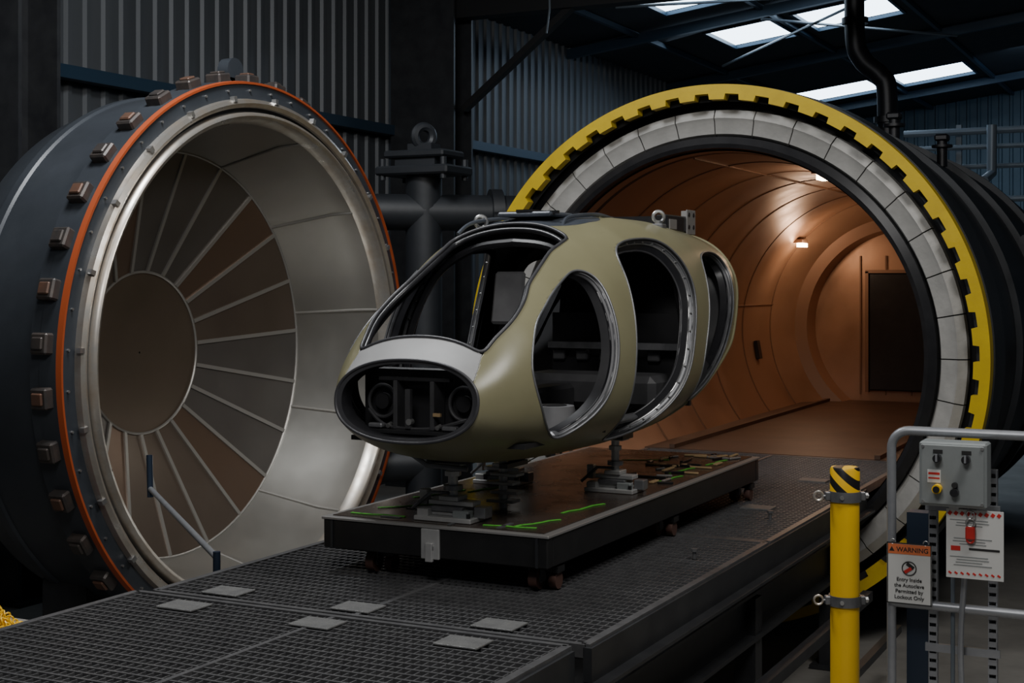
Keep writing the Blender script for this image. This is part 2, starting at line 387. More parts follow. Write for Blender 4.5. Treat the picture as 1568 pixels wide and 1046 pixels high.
mb.torus((hx,hy,4.58),.11,.05,'shelldk',(1,-.6,0)); mb.box((hx,hy,4.45),(.3,.2,.1),'shelldk')
for sx in(-.38,.38):
    for sy in(-.24,.24): mb.cyl((hx+sx,hy+sy,4.1),(hx+sx,hy+sy,4.33),.035,'shelldk',8)
obj('hinge_post',mb,Dr)
mb=MB(); mb.cyl((-8.9,12.6,3.75),(hx,hy,3.75),.2,'shelldk',24); mb.cyl((hx,hy,3.75),(-6.7,14.4,3.75),.2,'shelldk',24)
mb.cyl((-8.9,12.6,1.0),(hx,hy,1.0),.2,'shelldk',24); mb.cyl((-7.3,13.9,3.75),(-7.2,13.98,3.75),.27,'shelldk',24); obj('hinge_arms',mb,Dr)

# ---------------------------------------------------------------- walkway
W=empty('grating_walkway')
def grating(x0,x1,y0,y1,z,name,panels=2):
    mb=MB(); x=x0
    while x<=x1: mb.box((x,(y0+y1)/2,z-.017),(.008,y1-y0,.026),'grate'); x+=.05
    y=y0
    while y<=y1: mb.box(((x0+x1)/2,y,z-.013),(x1-x0,.016,.026),'grate'); y+=.085
    for xx in(x0,x1): mb.box((xx,(y0+y1)/2,z-.03),(.05,y1-y0,.07),'grate')
    for yy in(y0,y1): mb.box(((x0+x1)/2,yy,z-.03),(x1-x0,.04,.07),'grate')
    for i in range(1,panels): mb.box((x0+(x1-x0)*i/panels,(y0+y1)/2,z-.015),(.03,y1-y0,.036),'grate')
    obj(name,mb,W)
grating(-5.87,-2.99,6.77,10.0,DK,'grating_panel_mid'); grating(-5.87,-2.99,10.05,15.05,DK,'grating_panel_far')
grating(-5.97,-3.07,3.0,6.72,DK-.005,'grating_panel_near')
mb=MB()
mb.box((-2.97,9.9,.99),(.05,6.3,.2),'beam'); mb.box((-2.93,9.9,.9),(.12,6.3,.02),'beam')
mb.box((-3.04,4.85,.99),(.04,3.7,.18),'beam')
mb.box((-3.12,7.9,.74),(.16,10,.02),'beam'); mb.box((-3.12,7.9,.58),(.03,10,.34),'beam'); mb.box((-3.12,7.9,.42),(.2,10,.03),'beam')
mb.box((-2.7,7.5,.35),(.08,9,.08),'beam'); mb.box((-2.45,8.5,.1),(.06,7,.06),'beam')
for x in(-5.9,): mb.box((x,7.9,.94),(.05,10.2,.25),'beam')
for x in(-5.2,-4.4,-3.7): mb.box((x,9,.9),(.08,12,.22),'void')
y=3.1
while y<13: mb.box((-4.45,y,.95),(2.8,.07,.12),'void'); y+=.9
mb.box((-4.45,8.2,.78),(2.6,11,.01),'void')  # added black sheet standing in for the shade below the grating
for y in(4,7,10,12.4):
    for x in(-3.12,-5.8): mb.box((x,y,.15),(.16,.16,1.1),'beam'); mb.box((x,y,-.38),(.3,.3,.03),'beam')
obj('support_frame',mb,W)
mb=MB()
for x in(-5.44,-4.5,-3.58):
    mb.box((x,6.93,DK+.006),(.26,.2,.012),'cover',bev=.003); mb.box((x,6.52,DK+.002),(.26,.2,.012),'cover',bev=.003)
mb.box((-3.5,11.5,DK+.006),(.26,.2,.012),'cover'); mb.box((-3.5,13.3,DK+.006),(.26,.2,.012),'cover')
for p in((-3.25,9.2),(-3.25,11.0)):
    mb.cyl((p[0],p[1],DK),(p[0],p[1],DK+.05),.014,'grate',10); mb.cyl((p[0],p[1],DK+.05),(p[0],p[1],DK+.07),.025,'grate',10)
obj('access_cover_plates',mb,W)

# ---------------------------------------------------------------- cart
T=empty('transport_cart'); cx0,cx1,cy0,cy1=-5.27,-3.65,7.7,12.0; cxm=(cx0+cx1)/2
mb=MB()
mb.box((cxm,cy0+.04,1.355),(cx1-cx0,.08,.19),'cart',bev=.008); mb.box((cxm,cy1-.04,1.355),(cx1-cx0,.08,.19),'cart',bev=.008)
for x in(cx0+.04,cx1-.04): mb.box((x,(cy0+cy1)/2,1.355),(.08,cy1-cy0-.16,.19),'cart',bev=.008)
for x in(cx0+.5,cx1-.5): mb.box((x,(cy0+cy1)/2,1.34),(.07,cy1-cy0-.16,.14),'cart')
for i in range(6): mb.box((cxm,cy0+.4+i*.7,1.34),(cx1-cx0-.16,.06,.13),'cart')
mb.box((cxm,cy0-.006,1.35),(.13,.02,.19),'alum',bev=.004); mb.cyl((cxm,cy0-.03,1.33),(cxm,cy0,1.33),.03,'steel'); mb.box((cxm,cy0-.02,1.3),(.05,.03,.12),'alum',bev=.004)
for x in(cx0+.07,cx1-.07): mb.box((x,cy0-.005,1.355),(.015,.01,.18),'beam')
obj('frame',mb,T)
mb=MB(); mb.box((cxm,(cy0+cy1)/2,1.456),(cx1-cx0+.02,cy1-cy0+.02,.018),'edge',bev=.003); mb.box((cxm,(cy0+cy1)/2,1.467),(cx1-cx0-.09,cy1-cy0-.09,.008),'cartop')
obj('top_plate',mb,T)
mb=MB()
for x in(-4.98,-3.8):
    for y in(7.86,9.9,11.8):
        mb.cyl((x-.03,y,DK+.07),(x+.03,y,DK+.07),.066,'rubber',24); mb.cyl((x-.034,y,DK+.07),(x+.034,y,DK+.07),.028,'steel',12)
        for s in(-.04,.04): mb.box((x+s,y+.01,DK+.1),(.006,.07,.1),'framemet')
        mb.box((x,y,DK+.148),(.12,.13,.012),'framemet')
        mb.cyl((x+.08,y+.05,DK+.06),(x+.13,y+.05,DK+.06),.055,'rubber',20); mb.box((x+.1,y+.05,DK+.13),(.09,.1,.04),'cart')
obj('casters',mb,T)
def fixture(x,y,top,k=1.):
    B=lambda dx,dy,z,a,b,c_,m: mb.box((x+dx*k,y+dy*k,z),(a*k,b*k,c_),m,bev=.004)
    B(0,0,1.487,.36,.26,.03,'alum'); B(-.05,.02,1.515,.28,.18,.025,'alum'); B(.1,-.07,1.52,.1,.06,.05,'box'); B(-.13,-.08,1.52,.07,.08,.05,'alum')
    B(0,0,1.545,.2,.16,.035,'framemet'); B(.01,0,1.58,.28,.1,.03,'alum'); B(0,0,1.61,.12,.12,.03,'alum')
    mb.cyl((x,y,1.6),(x,y,top-.03),.028*k,'alum',16); mb.cyl((x,y,1.66),(x,y,1.69),.055*k,'framemet',16); mb.cyl((x,y,top-.11),(x,y,top-.08),.048*k,'alum',6)
    B(0,0,top-.02,.16,.13,.035,'alum')
    for sx in(-.15,.15):
        for sy in(-.1,.1): mb.cyl((x+sx*k,y+sy*k,1.5),(x+sx*k,y+sy*k,1.53),.013,'cart',8)
    mb.tube([(x-.24*k,y-.04,1.53),(x-.12*k,y-.04,1.64),(x,y-.02,1.64)],.012,'framemet',6)
    B(-.19,.02,1.6,.05,.05,.1,'alum'); B(.19,.0,1.53,.07,.09,.07,'framemet')
mb=MB(); fixture(-4.44,7.95,1.86,1.15); fixture(-3.98,9.55,1.88,1.05); fixture(-4.9,9.55,1.88,1.05)
x,y=-4.36,8.5
for i in range(4): mb.box((x+.03*(i%2),y,1.52+.06*i),(.2,.12,.02),'alum',bev=.003)
mb.cyl((x,y,1.47),(x,y,1.74),.03,'alum',12)
obj('jig_stands',mb,T)
mb=MB(); random.seed(3)
def strap(x,y,a,L,wd=.022):
    px,py=x,y; aa=a
    for i in range(5):
        l=L/5; aa=a+.22*math.sin(i*2.1+x*9); qx,qy=px+math.cos(aa)*l,py+math.sin(aa)*l
        mb.box(((px+qx)/2,(py+qy)/2,1.475),(l*1.06,wd,.004),'green',R3(aa,'Z')); px,py=qx,qy
for (x,y,a,L) in((-5.15,7.85,.1,.4),(-5.1,8.1,.9,.5),(-5.12,8.6,1.3,.5),(-4.15,7.82,.1,.35),(-3.95,7.85,1.2,.4),(-3.9,8.45,1.4,.5),(-4.9,9.0,1.3,.4),(-3.85,10.1,1.5,.4),(-3.95,10.6,1.4,.4),(-3.85,11.2,1.5,.4),(-4.6,11.2,.5,.4)): strap(x,y,a,L)
for i in range(34):
    x=random.uniform(cx1-.7,cx1-.1); y=random.uniform(10.0,cy1-.1); a=random.choice([0,1.57,.3,1.2])
    mb.box((x,y,1.48),(random.uniform(.08,.24),random.uniform(.02,.04),.016),random.choice(['woodtan','woodtan','cart','edge']),R3(a,'Z'),bev=.004)
for i in range(6):
    mb.box((random.uniform(cx0+.1,cx1-.1),random.uniform(cy0+.1,9.2),1.474),(random.uniform(.08,.2),.03,.006),random.choice(['framemet','box']),R3(random.choice([0,1.57]),'Z'))
obj('straps_and_clamps',mb,T)

# ---------------------------------------------------------------- helicopter fuselage
HF=empty('helicopter_fuselage')
tab=np.array([ # y, zt, zb, w, zm, nu, nl
[7.12,2.31,2.16,.16,2.25,2.0,2.0],[7.2,2.38,2.08,.35,2.25,2.0,2.2],[7.33,2.49,2.015,.50,2.255,2.3,2.3],[7.48,2.61,1.95,.60,2.265,2.4,2.4],[7.62,2.76,1.90,.67,2.29,2.2,2.4],[7.8,2.94,1.86,.74,2.32,2.0,2.4],
[8.0,3.08,1.83,.81,2.35,1.85,2.4],[8.33,3.25,1.81,.88,2.41,1.78,2.4],[8.7,3.38,1.80,.93,2.45,2.1,2.4],[9.2,3.46,1.80,.945,2.47,2.6,2.5],
[9.8,3.49,1.82,.945,2.5,2.8,2.5],[10.4,3.49,1.90,.92,2.52,2.8,2.4],[11.0,3.46,2.05,.87,2.6,2.7,2.3],[11.7,3.4,2.3,.76,2.7,2.5,2.2]])
ny,nth=260,240
yy=np.linspace(7.13,11.65,ny)
def sm(v):
    k=np.hanning(13);k/=k.sum(); p=np.concatenate([2*v[0]-v[1:7][::-1],v,2*v[-1]-v[-7:-1][::-1]]); return np.convolve(p,k,'valid')
cols=[sm(np.interp(yy,tab[:,0],tab[:,i])) for i in range(1,7)]
zt,zb,w,zm,nu,nl=cols
th=np.linspace(0,2*np.pi,nth,endpoint=False)
C=np.cos(th);S=np.sin(th)
up=S>=0
nn=np.where(up[None,:],nu[:,None],nl[:,None])
Xs=w[:,None]*np.sign(C)*np.abs(C)**(2/nn)
Zs=zm[:,None]+np.where(up[None,:],(zt-zm)[:,None],(zm-zb)[:,None])*np.sign(S)*np.abs(S)**(2/nn)
Ys=np.repeat(yy[:,None],nth,1)
P=np.stack([Xs,Ys,Zs],-1).reshape(-1,3)
def spl(pts,n=12):
    pts=np.array(pts,float);N=len(pts);o=[]
    for i in range(N):
        a,b,c_,d=pts[i-1],pts[i],pts[(i+1)%N],pts[(i+2)%N]
        for j in range(n):
            t=j/n;o.append(.5*(2*b+(c_-a)*t+(2*a-5*b+4*c_-d)*t*t+(3*b-a-3*c_+d)*t**3))
    return np.array(o)
def sdf(Q,poly):
    dmin=np.full(len(Q),1e9);ins=np.zeros(len(Q),bool);N=len(poly)
    for i in range(N):
        a=poly[i];b=poly[(i+1)%N];e=b-a;v=Q-a;t=np.clip((v@e)/(e@e+1e-12),0,1)
        d=np.linalg.norm(v-t[:,None]*e,axis=1);dmin=np.minimum(dmin,d)
        cnd=((a[1]<=Q[:,1])&(b[1]>Q[:,1]))|((b[1]<=Q[:,1])&(a[1]>Q[:,1]))
        if abs(b[1]-a[1])>1e-9:
            xi=a[0]+(Q[:,1]-a[1])/(b[1]-a[1])*e[0]; ins^=cnd&(Q[:,0]<xi)
    return np.where(ins,-dmin,dmin)
d1=spl([(7.70,2.44),(7.86,2.70),(8.10,2.87),(8.32,2.99),(8.5,3.07),(8.60,3.02),(8.59,2.82),(8.52,2.5),(8.40,2.24),(8.2,2.07),(8.0,2.02),(7.79,2.17)])
d2=spl([(8.82,1.95),(8.74,2.2),(8.76,2.5),(8.87,2.95),(9.02,3.22),(9.4,3.30),(9.8,3.27),(9.98,3.0),(9.89,2.58),(9.71,2.22),(9.43,1.98),(9.08,1.91)])
d3=spl([(10.40,3.12),(10.62,3.22),(11.05,3.22),(11.2,3.1),(11.05,2.78),(10.70,2.43),(10.36,2.18),(10.14,2.10),(10.14,2.4),(10.28,2.75)])
Q=P[:,1:]
Lf=lambda y: np.interp(y,[7.2,7.36,7.5,7.62,7.8,7.95,8.1,8.3,8.5,8.7,9.0],[2.2,2.40,2.55,2.65,2.77,2.87,2.98,3.09,3.20,3.28,3.34])
ws=np.maximum.reduce([Lf(P[:,1])-P[:,2],7.525-.1*P[:,0]**2-P[:,1],P[:,1]-(8.84-.5*P[:,0]**2)])
nose=P[:,1]-(7.34+.12*(P[:,2]-2.27)); rear=np.interp(P[:,2],[1.8,2.0,2.5,3.0,3.3,3.6],[9.8,10.1,10.95,11.4,11.5,11.45])-P[:,1]
F=np.minimum.reduce([sdf(Q,d1),sdf(Q,d2),sdf(Q,d3),ws,nose,rear])
Gp=np.maximum(Lf(P[:,1])+.0-P[:,2],P[:,1]-7.56)
Gr=np.maximum((np.sqrt((P[:,0]/.40)**2+((P[:,1]-9.25)/.52)**2)-1)*.4, 3.0-P[:,2])
def clip(F):
    verts=[];vid={};faces=[]
    def gv(i):
        if ('v',i) not in vid: vid[('v',i)]=len(verts); verts.append(P[i])
        return vid[('v',i)]
    def ge(i,j):
        k=(min(i,j),max(i,j))
        if k not in vid:
            a,b=k; t=F[a]/(F[a]-F[b]); vid[k]=len(verts); verts.append(P[a]+t*(P[b]-P[a]))
        return vid[k]
    pos=(F>0)
    for i in range(ny-1):
        for j in range(nth):
            j2=(j+1)%nth; q=[i*nth+j,i*nth+j2,(i+1)*nth+j2,(i+1)*nth+j]
            fl=[pos[a] for a in q]
            if not any(fl): continue
            if all(fl): fc=[gv(a) for a in q]
            else:
                fc=[]
                for k in range(4):
                    a,b=q[k],q[(k+1)%4]
                    if fl[k]: fc.append(gv(a))
                    if fl[k]!=fl[(k+1)%4]: fc.append(ge(a,b))
            if len(fc)>=3: faces.append(fc)
    return verts,faces
vv=[];faces=[];fm=[]
for m,G in((0,np.minimum.reduce([F,Gp,Gr])),(1,np.minimum(F,-Gp)),(2,np.minimum(F,-Gr))):
    a,b=clip(G); o=len(vv); vv+=[(p[0]+AX,p[1],p[2]) for p in a]; faces+=[[i+o for i in f_] for f_ in b]; fm+=[m]*len(b)
f0=faces[len(faces)//3]; p_=[Vector(vv[i]) for i in f0]; nrm=(p_[1]-p_[0]).cross(p_[2]-p_[0]); cc=sum(p_,Vector())/len(p_)
if nrm.dot(cc-Vector((AX,cc.y,2.5)))<0: faces=[f_[::-1] for f_ in faces]
me=D.meshes.new('body_shell'); me.from_pydata(vv,[],faces)
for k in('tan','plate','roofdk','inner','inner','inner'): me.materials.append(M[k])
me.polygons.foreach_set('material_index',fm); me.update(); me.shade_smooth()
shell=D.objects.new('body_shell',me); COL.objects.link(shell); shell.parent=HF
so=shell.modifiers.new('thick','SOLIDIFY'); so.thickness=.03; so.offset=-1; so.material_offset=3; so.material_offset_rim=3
a,b=clip(F); cnt={}
for f_ in b:
    for k in range(len(f_)):
        e=(f_[k],f_[(k+1)%len(f_)]); e=(min(e),max(e)); cnt[e]=cnt.get(e,0)+1
adj={}
for (i,j),n_ in cnt.items():
    if n_==1: adj.setdefault(i,[]).append(j); adj.setdefault(j,[]).append(i)
loops=[];seen=set()
for s0 in adj:
    if s0 in seen: continue
    lp=[s0];seen.add(s0);cur=s0
    while True:
        nx=[q for q in adj[cur] if q not in seen]
        if not nx: break
        cur=nx[0];seen.add(cur);lp.append(cur)
    if len(lp)>30: loops.append(np.array([[a[q][0]+AX,a[q][1],a[q][2]] for q in lp]))
def resamp(L,n=160,it=3):
    c_=np.vstack([L,L[:1]]); s=np.r_[0,np.cumsum(np.linalg.norm(np.diff(c_,axis=0),axis=1))]
    t=np.linspace(0,s[-1],n,endpoint=False); o=np.stack([np.interp(t,s,c_[:,k]) for k in range(3)],1)
    for _ in range(it): o=.5*o+.25*(np.roll(o,1,0)+np.roll(o,-1,0))
    return o
mb=MB()
for L in loops:
    o=resamp(L); c_=o.mean(0); dx=c_[0]-AX
    def shrink(o,f,inw):
        q=c_+(o-c_)*f; 
        if abs(dx)>.2: q[:,0]-=np.sign(dx)*inw
        return q
    if abs(dx)<.2:
        if c_[1]<7.7:
            q0=o.copy(); q0[:,1]-=.004; q1=c_+(o-c_)*[.92,1,.90]; q2=c_+(o-c_)*[.90,1,.88]; q2[:,1]+=.10
            mb.tube(q0,.010,'rimgrey',8,True); mb.band(q0,q1,'rimgrey'); mb.band(q1,q2,'black')
        elif c_[1]<9.6:
            mb.tube(o,.012,'rimgrey',8,True); q=c_+(o-c_)*.965; q[:,2]-=.03; mb.tube(q,.020,'black',8,True)
        else:
            mb.tube(o,.015,'tan',8,True)
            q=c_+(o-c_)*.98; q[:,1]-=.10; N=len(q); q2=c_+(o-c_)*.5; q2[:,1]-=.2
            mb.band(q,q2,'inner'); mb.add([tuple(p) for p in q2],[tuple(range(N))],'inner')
    else:
        big=c_[1]>8.8 and c_[1]<10.2
        mb.tube(o,.008,'framemet',8,True)
        q1=shrink(o,.975,.02); q2=shrink(o,.945,.04); q3=shrink(o,.92,.10)
        mb.band(o,q1,'black'); mb.band(q1,q2,'rimgrey' if not big else 'framemet'); mb.band(q2,q3,'black')
        mb.tube(q1,.006,'framemet',6,True); mb.tube(q2,.007,'black' if not big else 'steel',6,True)
        if big:
            q4=shrink(o,.87,.07); mb.band(q2,q4,'black'); mb.tube(q4,.008,'rimgrey',6,True)
            for i in range(0,160,5):
                p=(q1[i]+q2[i])/2; mb.cyl((p[0]-.01,p[1],p[2]),(p[0]+.012,p[1],p[2]),.007,'steel',6)
obj('opening_frames',mb,HF,ang=60)
mb=MB()
mb.box((AX,8.85,1.99),(1.25,2.3,.03),'inner'); mb.box((AX+.2,10.25,2.4),(1.15,.04,.7),'inner'); mb.box((AX+.15,10.45,2.85),(1.1,.04,.8),'inner',R3(-.15,'X'))
mb.box((AX,8.7,2.13),(.22,1.8,.22),'inner',bev=.03)
mb.box((AX+.18,9.85,2.18),(1.1,.5,.25),'inner2',bev=.05); mb.box((AX+.2,10.12,2.5),(1.1,.06,.05),'framemet')
for x in(-.3,-.1,.1,.3,.5): mb.box((AX+x,10.2,2.42),(.1,.05,.08),'seat',bev=.01)
mb.box((AX-.12,8.95,2.88),(.24,.04,.38),'seat',R3(-.2,'X'),bev=.02)
mb.cyl((AX+.42,8.55,2.0),(AX+.42,8.55,2.17),.18,'seat',28,r1=.14); mb.cyl((AX+.42,8.55,2.17),(AX+.42,8.55,2.175),.09,'black',24)
mb.box((AX+.3,9.0,2.04),(.5,.5,.08),'inner2',bev=.02)
for s in(-1,1):
    mb.tube(smoothpath([(AX+s*.72,8.66,2.0),(AX+s*.80,8.68,2.5),(AX+s*.62,8.74,3.0),(AX+s*.32,8.78,3.22),(AX,8.8,3.27)]),.03,'black',8)
    mb.tube(smoothpath([(AX+s*.72,10.1,2.15),(AX+s*.78,10.12,2.6),(AX+s*.64,10.2,3.12),(AX+s*.33,10.28,3.33),(AX,10.3,3.36)]),.045,'inner',8)
    mb.box((AX+s*.64,9.1,2.03),(.08,2.2,.05),'framemet',bev=.02)
obj('cabin_interior',mb,HF)
mb=MB()
mb.box((AX,7.6,2.23),(.9,.03,.46),'inner',bev=.01)
mb.box((AX,7.48,2.08),(.6,.2,.02),'inner'); 
for x in(-.13,.13): mb.box((AX+x,7.5,2.24),(.03,.14,.30),'inner2',bev=.005)
mb.box((AX-.03,7.43,2.22),(.035,.03,.24),'inner2'); mb.box((AX,7.46,2.4),(.5,.04,.02),'inner')
for x in(-.29,.29):
    mb.torus((AX+x,7.55,2.25),.10,.012,'inner2',(0,1,0)); mb.cyl((AX+x,7.58,2.25),(AX+x,7.54,2.25),.05,'inner')
    mb.box((AX+x*.9,7.43,2.11),(.10,.05,.03),'framemet',bev=.008); mb.cyl((AX+x*.6,7.42,2.11),(AX+x*.6,7.46,2.12),.014,'steel',10)
mb.box((AX+.17,7.43,2.19),(.05,.02,.02),'woodtan'); mb.cyl((AX-.02,7.41,2.14),(AX-.02,7.45,2.14),.02,'steel',10)
mb.tube(smoothpath([(AX-.36,7.5,2.20),(AX-.2,7.45,2.11),(AX+.1,7.44,2.10),(AX+.34,7.5,2.16)]),.012,'inner2',6)
obj('nose_bay',mb,HF)
mb=MB()
mb.tube(smoothpath([(AX-.42,8.75,3.33),(AX-.4,8.95,3.42),(AX-.38,9.5,3.47),(AX-.36,9.75,3.44)]),.014,'roofdk',8)
mb.tube(smoothpath([(AX+.30,8.95,3.37),(AX+.28,9.1,3.45),(AX+.28,9.6,3.49),(AX+.28,9.9,3.47)]),.014,'roofdk',8)
mb.box((AX,9.35,3.472),(.42,.8,.035),'roofdk',bev=.012); mb.box((AX,9.3,3.495),(.12,.7,.02),'black')
for y in(9.0,9.35,9.7): mb.box((AX,y,3.485),(.5,.03,.02),'black')
for (x,y,z) in((-4.85,9.1,3.40),(-3.95,10.35,3.47)):
    mb.torus((x,y,z+.03),.042,.014,'steel',(.6,-1,0)); mb.cyl((x,y,z-.06),(x,y,z),.03,'steel',12); mb.box((x,y,z-.05),(.1,.1,.05),'framemet',bev=.008)
mb.box((-3.98,10.8,3.46),(.1,.62,.13),'black',bev=.01); mb.box((-4.6,10.8,3.47),(.1,.62,.13),'black',bev=.01)
mb.box((-4.3,10.55,3.48),(.6,.05,.07),'black'); 
mb.box((-3.925,11.02,3.48),(.012,.2,.2),'edge',bev=.003); mb.box((-3.98,11.11,3.48),(.12,.012,.2),'edge',bev=.003)
for a,b in((10.96,3.44),(11.07,3.44),(10.96,3.54),(11.07,3.54)): mb.cyl((-3.922,a,b),(-3.914,a,b),.018,'black',12)
mb.box((-3.925,10.6,3.45),(.012,.16,.08),'edge',bev=.003)
obj('roof_fittings',mb,HF)
mb=MB()
mb.box((AX,7.95,1.86),(.3,.2,.04),'cart'); mb.box((AX+.45,9.55,1.88),(.2,.2,.05),'black'); mb.box((AX-.47,9.55,1.88),(.2,.2,.05),'black')
mb.tube([(AX-.2,7.75,1.90),(AX-.12,7.8,1.83),(AX+.15,7.85,1.81)],.018,'framemet',8); mb.box((AX+.25,8.3,1.80),(.06,.3,.03),'black')
obj('belly_fittings',mb,HF)

# ---------------------------------------------------------------- bollard
B=empty('bollard'); bx,by=-2.0,8.29; mb=MB()
mb.rev([(.44,.001),(.44,.084),(1.71,.084)],(bx,by,0),'Z','yellowb',40)
mb.cyl((bx,by,.44),(bx,by,.46),.14,'beam',28); obj('pipe',mb,B)
mb=MB(); mb.rev([(1.71,.086),(1.895,.086),(1.91,.078),(1.915,.001)],(bx,by,0),'Z','haz',40); obj('striped_cap',mb,B)
mb=MB()
for z in(1.74,1.13):
    mb.rev([(z-.03,.088),(z-.03,.094),(z+.03,.094),(z+.03,.088)],(bx,by,0),'Z','framemet',40)
    e=Vector((-.8926,-.451,0)); p=Vector((bx,by,z)); mb.tube([p+e*.09,p+e*.13],.007,'steel',8); mb.torus(p+e*.155,.026,.007,'lip',(.45,-.89,0))
    mb.box(p+e*.1,(.035,.05,.05),'framemet',R3(.46,'Z'),.004); mb.box(p-e*.1,(.035,.05,.05),'framemet',R3(.46,'Z'),.004)
    mb.cyl(p-e*.09,p-e*.14,.009,'steel',8); mb.cyl(p-e*.12,p-e*.135,.018,'steel',6)
    mb.cyl((bx+.01,by-.105,z),(bx,by-.08,z),.012,'steel',8)
obj('clamps',mb,B)

# ---------------------------------------------------------------- guard rail + box + signs
G=empty('guard_rail'); mb=MB(); ry=8.1
pts=[(-1.69,ry,.44),(-1.69,ry,2.06)]+[(-1.69+.1-.1*math.cos(t),ry,2.06+.1*math.sin(t)) for t in np.linspace(.15,math.pi/2,7)]+[(1.2,ry,2.16)]
mb.tube(pts,.026,'rail',14); mb.tube([(-1.69,ry,1.19),(1.2,ry,1.19)],.026,'rail',14); mb.tube([(.6,ry,.44),(.6,ry,2.16)],.026,'rail',14)
mb.cyl((-1.69,ry,.44),(-1.69,ry,.455),.07,'rail'); obj('pipes',mb,G)
K=empty('control_station'); mb=MB(); uy=8.16
for x in(-1.47,-1.15):
    mb.box((x,uy+.02,1.2),(.045,.006,1.52),'rail')
    for s in(-.021,.021): mb.box((x+s,uy,1.2),(.006,.04,1.52),'rail')
    z=.5
    while z<1.95: mb.box((x,uy-.02,z),(.045,.004,.03),'rail'); mb.box((x,uy+.012,z+.025),(.018,.012,.02),'knob'); z+=.05
for z in(.95,1.74): mb.box((-1.31,uy-.02,z),(.4,.02,.045),'rail')
obj('strut_frame',mb,K)
mb=MB(); mb.box((-1.325,7.99,1.95),(.355,.16,.35),'box',bev=.01); by2=7.91; mb.box((-1.325,by2-.005,1.95),(.33,.012,.325),'box',bev=.006)
for x in(-1.48,-1.17):
    for z in(2.1,1.8): mb.cyl((x,by2-.018,z),(x,by2-.008,z),.009,'steel',8)
for x in(-1.40,-1.25): mb.cyl((x,by2-.055,2.04),(x,by2-.01,2.04),.022,'knob',16); mb.box((x,by2-.06,2.045),(.01,.012,.04),'rail'); mb.box((x,by2-.013,2.075),(.05,.003,.02),'ink')
mb.box((-1.42,by2-.013,1.94),(.07,.003,.07),'white'); mb.box((-1.42,by2-.015,1.955),(.06,.002,.012),'red'); mb.box((-1.42,by2-.015,1.93),(.06,.002,.008),'red')
mb.cyl((-1.4,by2-.06,1.875),(-1.4,by2-.01,1.875),.025,'yellowb',16); mb.cyl((-1.4,by2-.07,1.875),(-1.4,by2-.06,1.875),.018,'knob',16)
mb.cyl((-1.31,by2-.04,1.9),(-1.31,by2-.01,1.9),.015,'ink',12); mb.cyl((-1.31,by2-.05,1.86),(-1.31,by2-.01,1.86),.022,'knob',12)
mb.box((-1.325,7.99,1.765),(.05,.08,.02),'steel'); mb.box((-1.22,8.0,1.76),(.02,.01,.04),'steel')
obj('switch_box',mb,K)
mb=MB(); mb.tube(smoothpath([(-1.28,8.05,1.78),(-1.28,8.07,1.5),(-1.31,8.08,1.0),(-1.29,8.08,.5)]),.016,'rail',8); mb.tube([(-1.36,8.13,1.78),(-1.36,8.13,.46)],.012,'pipe',8); obj('conduits',mb,K)
mb=MB(); mb.box((-1.58,8.33,1.05),(.12,.12,1.25),'blueb'); mb.box((-1.58,8.33,.45),(.2,.2,.02),'blueb'); obj('steel_upright',mb)
Wn=empty('warning_sign'); mb=MB(); wx=-1.583; wy=8.055; mb.box((wx,wy,1.365),(.245,.004,.34),'white',bev=.001)
for a,b,c_,d in((wx,1.533,.245,.006),(wx,1.197,.245,.006)): mb.box((a,wy-.0025,b),(c_,.003,d),'ink')
for s in(-1,1): mb.box((wx+s*.119,wy-.0025,1.365),(.005,.003,.34),'ink')
mb.box((wx,wy-.003,1.50),(.232,.003,.055),'warnor'); mb.torus((wx,wy-.005,1.395),.038,.003,'ink',(0,1,0)); mb.box((wx+.006,wy-.005,1.41),(.045,.004,.018),'ink',R3(.6,'Y')); mb.box((wx-.006,wy-.006,1.385),(.045,.004,.018),'red',R3(-.6,'Y'))
mb.add([(wx-.11,wy-.0055,1.487),(wx-.08,wy-.0055,1.487),(wx-.095,wy-.0055,1.513)],[(0,1,2)],'ink')
for s in(-1,1): mb.torus((wx+s*.09,8.055,1.54),.014,.003,'steel',(0,1,0))
obj('board',mb,Wn)
text('WARNING',(wx+.018,wy-.006,1.487),.036,'ink',Wn,'heading')
for i,s in enumerate(('Entry Inside','the Autoclave','Permitted by','Lockout Only')): text(s,(wx,wy-.005,1.322-.033*i),.029,'ink',Wn,'line_%d'%i)
mb=MB(); lx=-1.22; ly=7.98; mb.box((lx,ly,1.57),(.30,.004,.375),'white',bev=.001)
for i in range(9): mb.box((lx-.13+i*.032,ly-.003,1.735),(.018,.002,.02),'red',R3(.6,'Y'))
for i in range(9): mb.box((lx-.13+i*.032,ly-.003,1.41),(.018,.002,.01),'red',R3(.6,'Y'))
for i,z in enumerate((1.70,1.685,1.67,1.60,1.585,1.57,1.50,1.485,1.47,1.455)): mb.box((lx-.03+.02*(i%2),ly-.003,z),(.2-.03*(i%3),.002,.004),'box')
mb.box((lx-.1,ly-.003,1.545),(.05,.002,.025),'red'); mb.box((lx+.05,ly-.003,1.545),(.16,.002,.012),'ink')
obj('lockout_notice',mb,K)
mb=MB(); mb.box((lx-.02,ly-.02,1.635),(.05,.03,.07),'red',bev=.006); mb.torus((lx-.02,ly-.02,1.69),.022,.005,'steel',(0,1,0)); mb.torus((lx-.02,ly-.02,1.735),.022,.004,'steel',(.3,1,0)); mb.torus((lx-.02,ly-.02,1.6),.018,.006,'red',(0,1,0)); obj('padlock',mb,K)

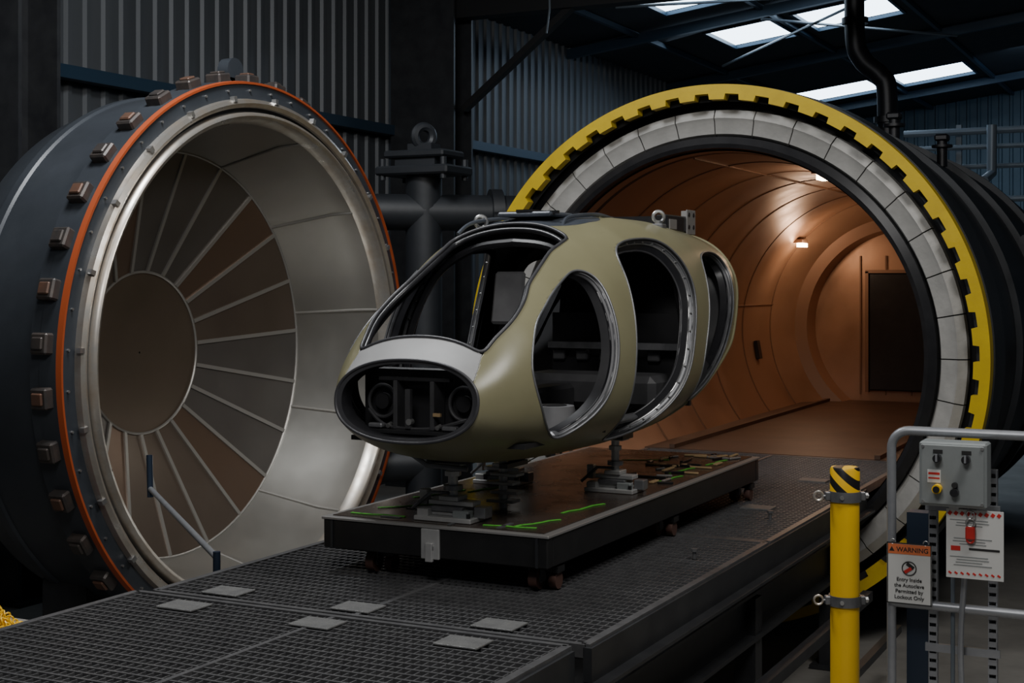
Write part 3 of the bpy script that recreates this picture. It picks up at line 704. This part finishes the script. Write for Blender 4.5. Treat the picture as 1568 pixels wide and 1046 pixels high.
mb=MB(); mb.tube([(-6.0,7.52,1.16),(-8.0,9.16,1.27)],.022,'rail',12); mb.tube([(-8.0,9.16,1.2),(-8.02,9.17,1.55)],.026,'blueb',12); mb.cyl((-6.0,7.52,-.4),(-6.0,7.52,1.2),.025,'blueb'); obj('door_prop_bar',mb)
mb=MB(); random.seed(5)
for i in range(220):
    t=i/219; hh=.16*max(0,1-t*1.5)
    p=Vector((-6.66+.58*t+.06*math.sin(i*1.7),6.0-.10*t+.10*math.sin(i*.9),1.0+hh*abs(math.sin(i*1.9))))
    mb.torus(p,.024,.006,'yellowb',(math.sin(i*1.3),math.cos(i*1.1),.4*math.sin(i)),10,5)
obj('yellow_chain',mb)
mb=MB()
for i in range(10): mb.box((-9.5,7.0+.14*i,.35-.05*i),(5.0,.05,.05),'beam')
for x in(-11.9,-7.1): mb.box((x,7.6,-.1),(.08,1.4,.6),'beam')
obj('pit_louvre',mb)

# ---------------------------------------------------------------- lights
def area(name,loc,tgt,size,e,col):
    l=D.lights.new(name,'AREA'); l.shape='RECTANGLE'; l.size=size[0]; l.size_y=size[1]; l.energy=e; l.color=col
    o=D.objects.new(name,l); COL.objects.link(o); o.location=loc; o.rotation_euler=(Vector(tgt)-Vector(loc)).to_track_quat('-Z','Y').to_euler(); return o
area('high_bay_lamp_left',(-6.5,7.9,8.1),(-7.6,10.3,.6),(1.6,1.6),330,(.96,.98,1))
area('high_bay_lamp_right',(0.5,6.5,8.2),(-4,9.5,2),(2,2),290,(1,.98,.95))
area('high_bay_lamp_front',(-2.0,1.5,7.5),(-3.2,9,1.5),(2,2),210,(1,.98,.96))
area('skylight_fill',(-8.4,30,7.7),(-8.4,26,0),(5,5),90,(.55,.75,1))
area('wall_wash_fill',(-10.4,12.5,7.6),(-12.6,14,5.5),(1,5),13,(.85,.92,1))  # added fill that evens out the left wall, no fixture there
area('skylight_fill_back',(-2,38,8.8),(-2,46,4),(6,3),190,(.55,.75,1))
for i,(x,y,z,e) in enumerate(((-5.6,21.2,3.45,20),(-4.0,15.6,3.95,7),(-4.0,18.6,3.95,15))):
    l=D.lights.new('vessel_lamp_light','POINT'); l.energy=e; l.color=(1,.68,.45); l.shadow_soft_size=.08
    o=D.objects.new('vessel_lamp_light',l); COL.objects.link(o); o.location=(x,y,z)
wd=D.worlds.new('World'); bpy.context.scene.world=wd; wd.use_nodes=True
wd.node_tree.nodes['Background'].inputs[0].default_value=(.65,.75,.9,1); wd.node_tree.nodes['Background'].inputs[1].default_value=.042

# ---------------------------------------------------------------- camera
cam=D.cameras.new('camera'); cam.sensor_width=36; cam.lens=49.75; cam.shift_y=-94.5/1600; cam.clip_end=200
co=D.objects.new('camera',cam); COL.objects.link(co); co.location=(0,0,3.0); co.rotation_euler=(math.pi/2,0,math.radians(26.8))
bpy.context.scene.camera=co
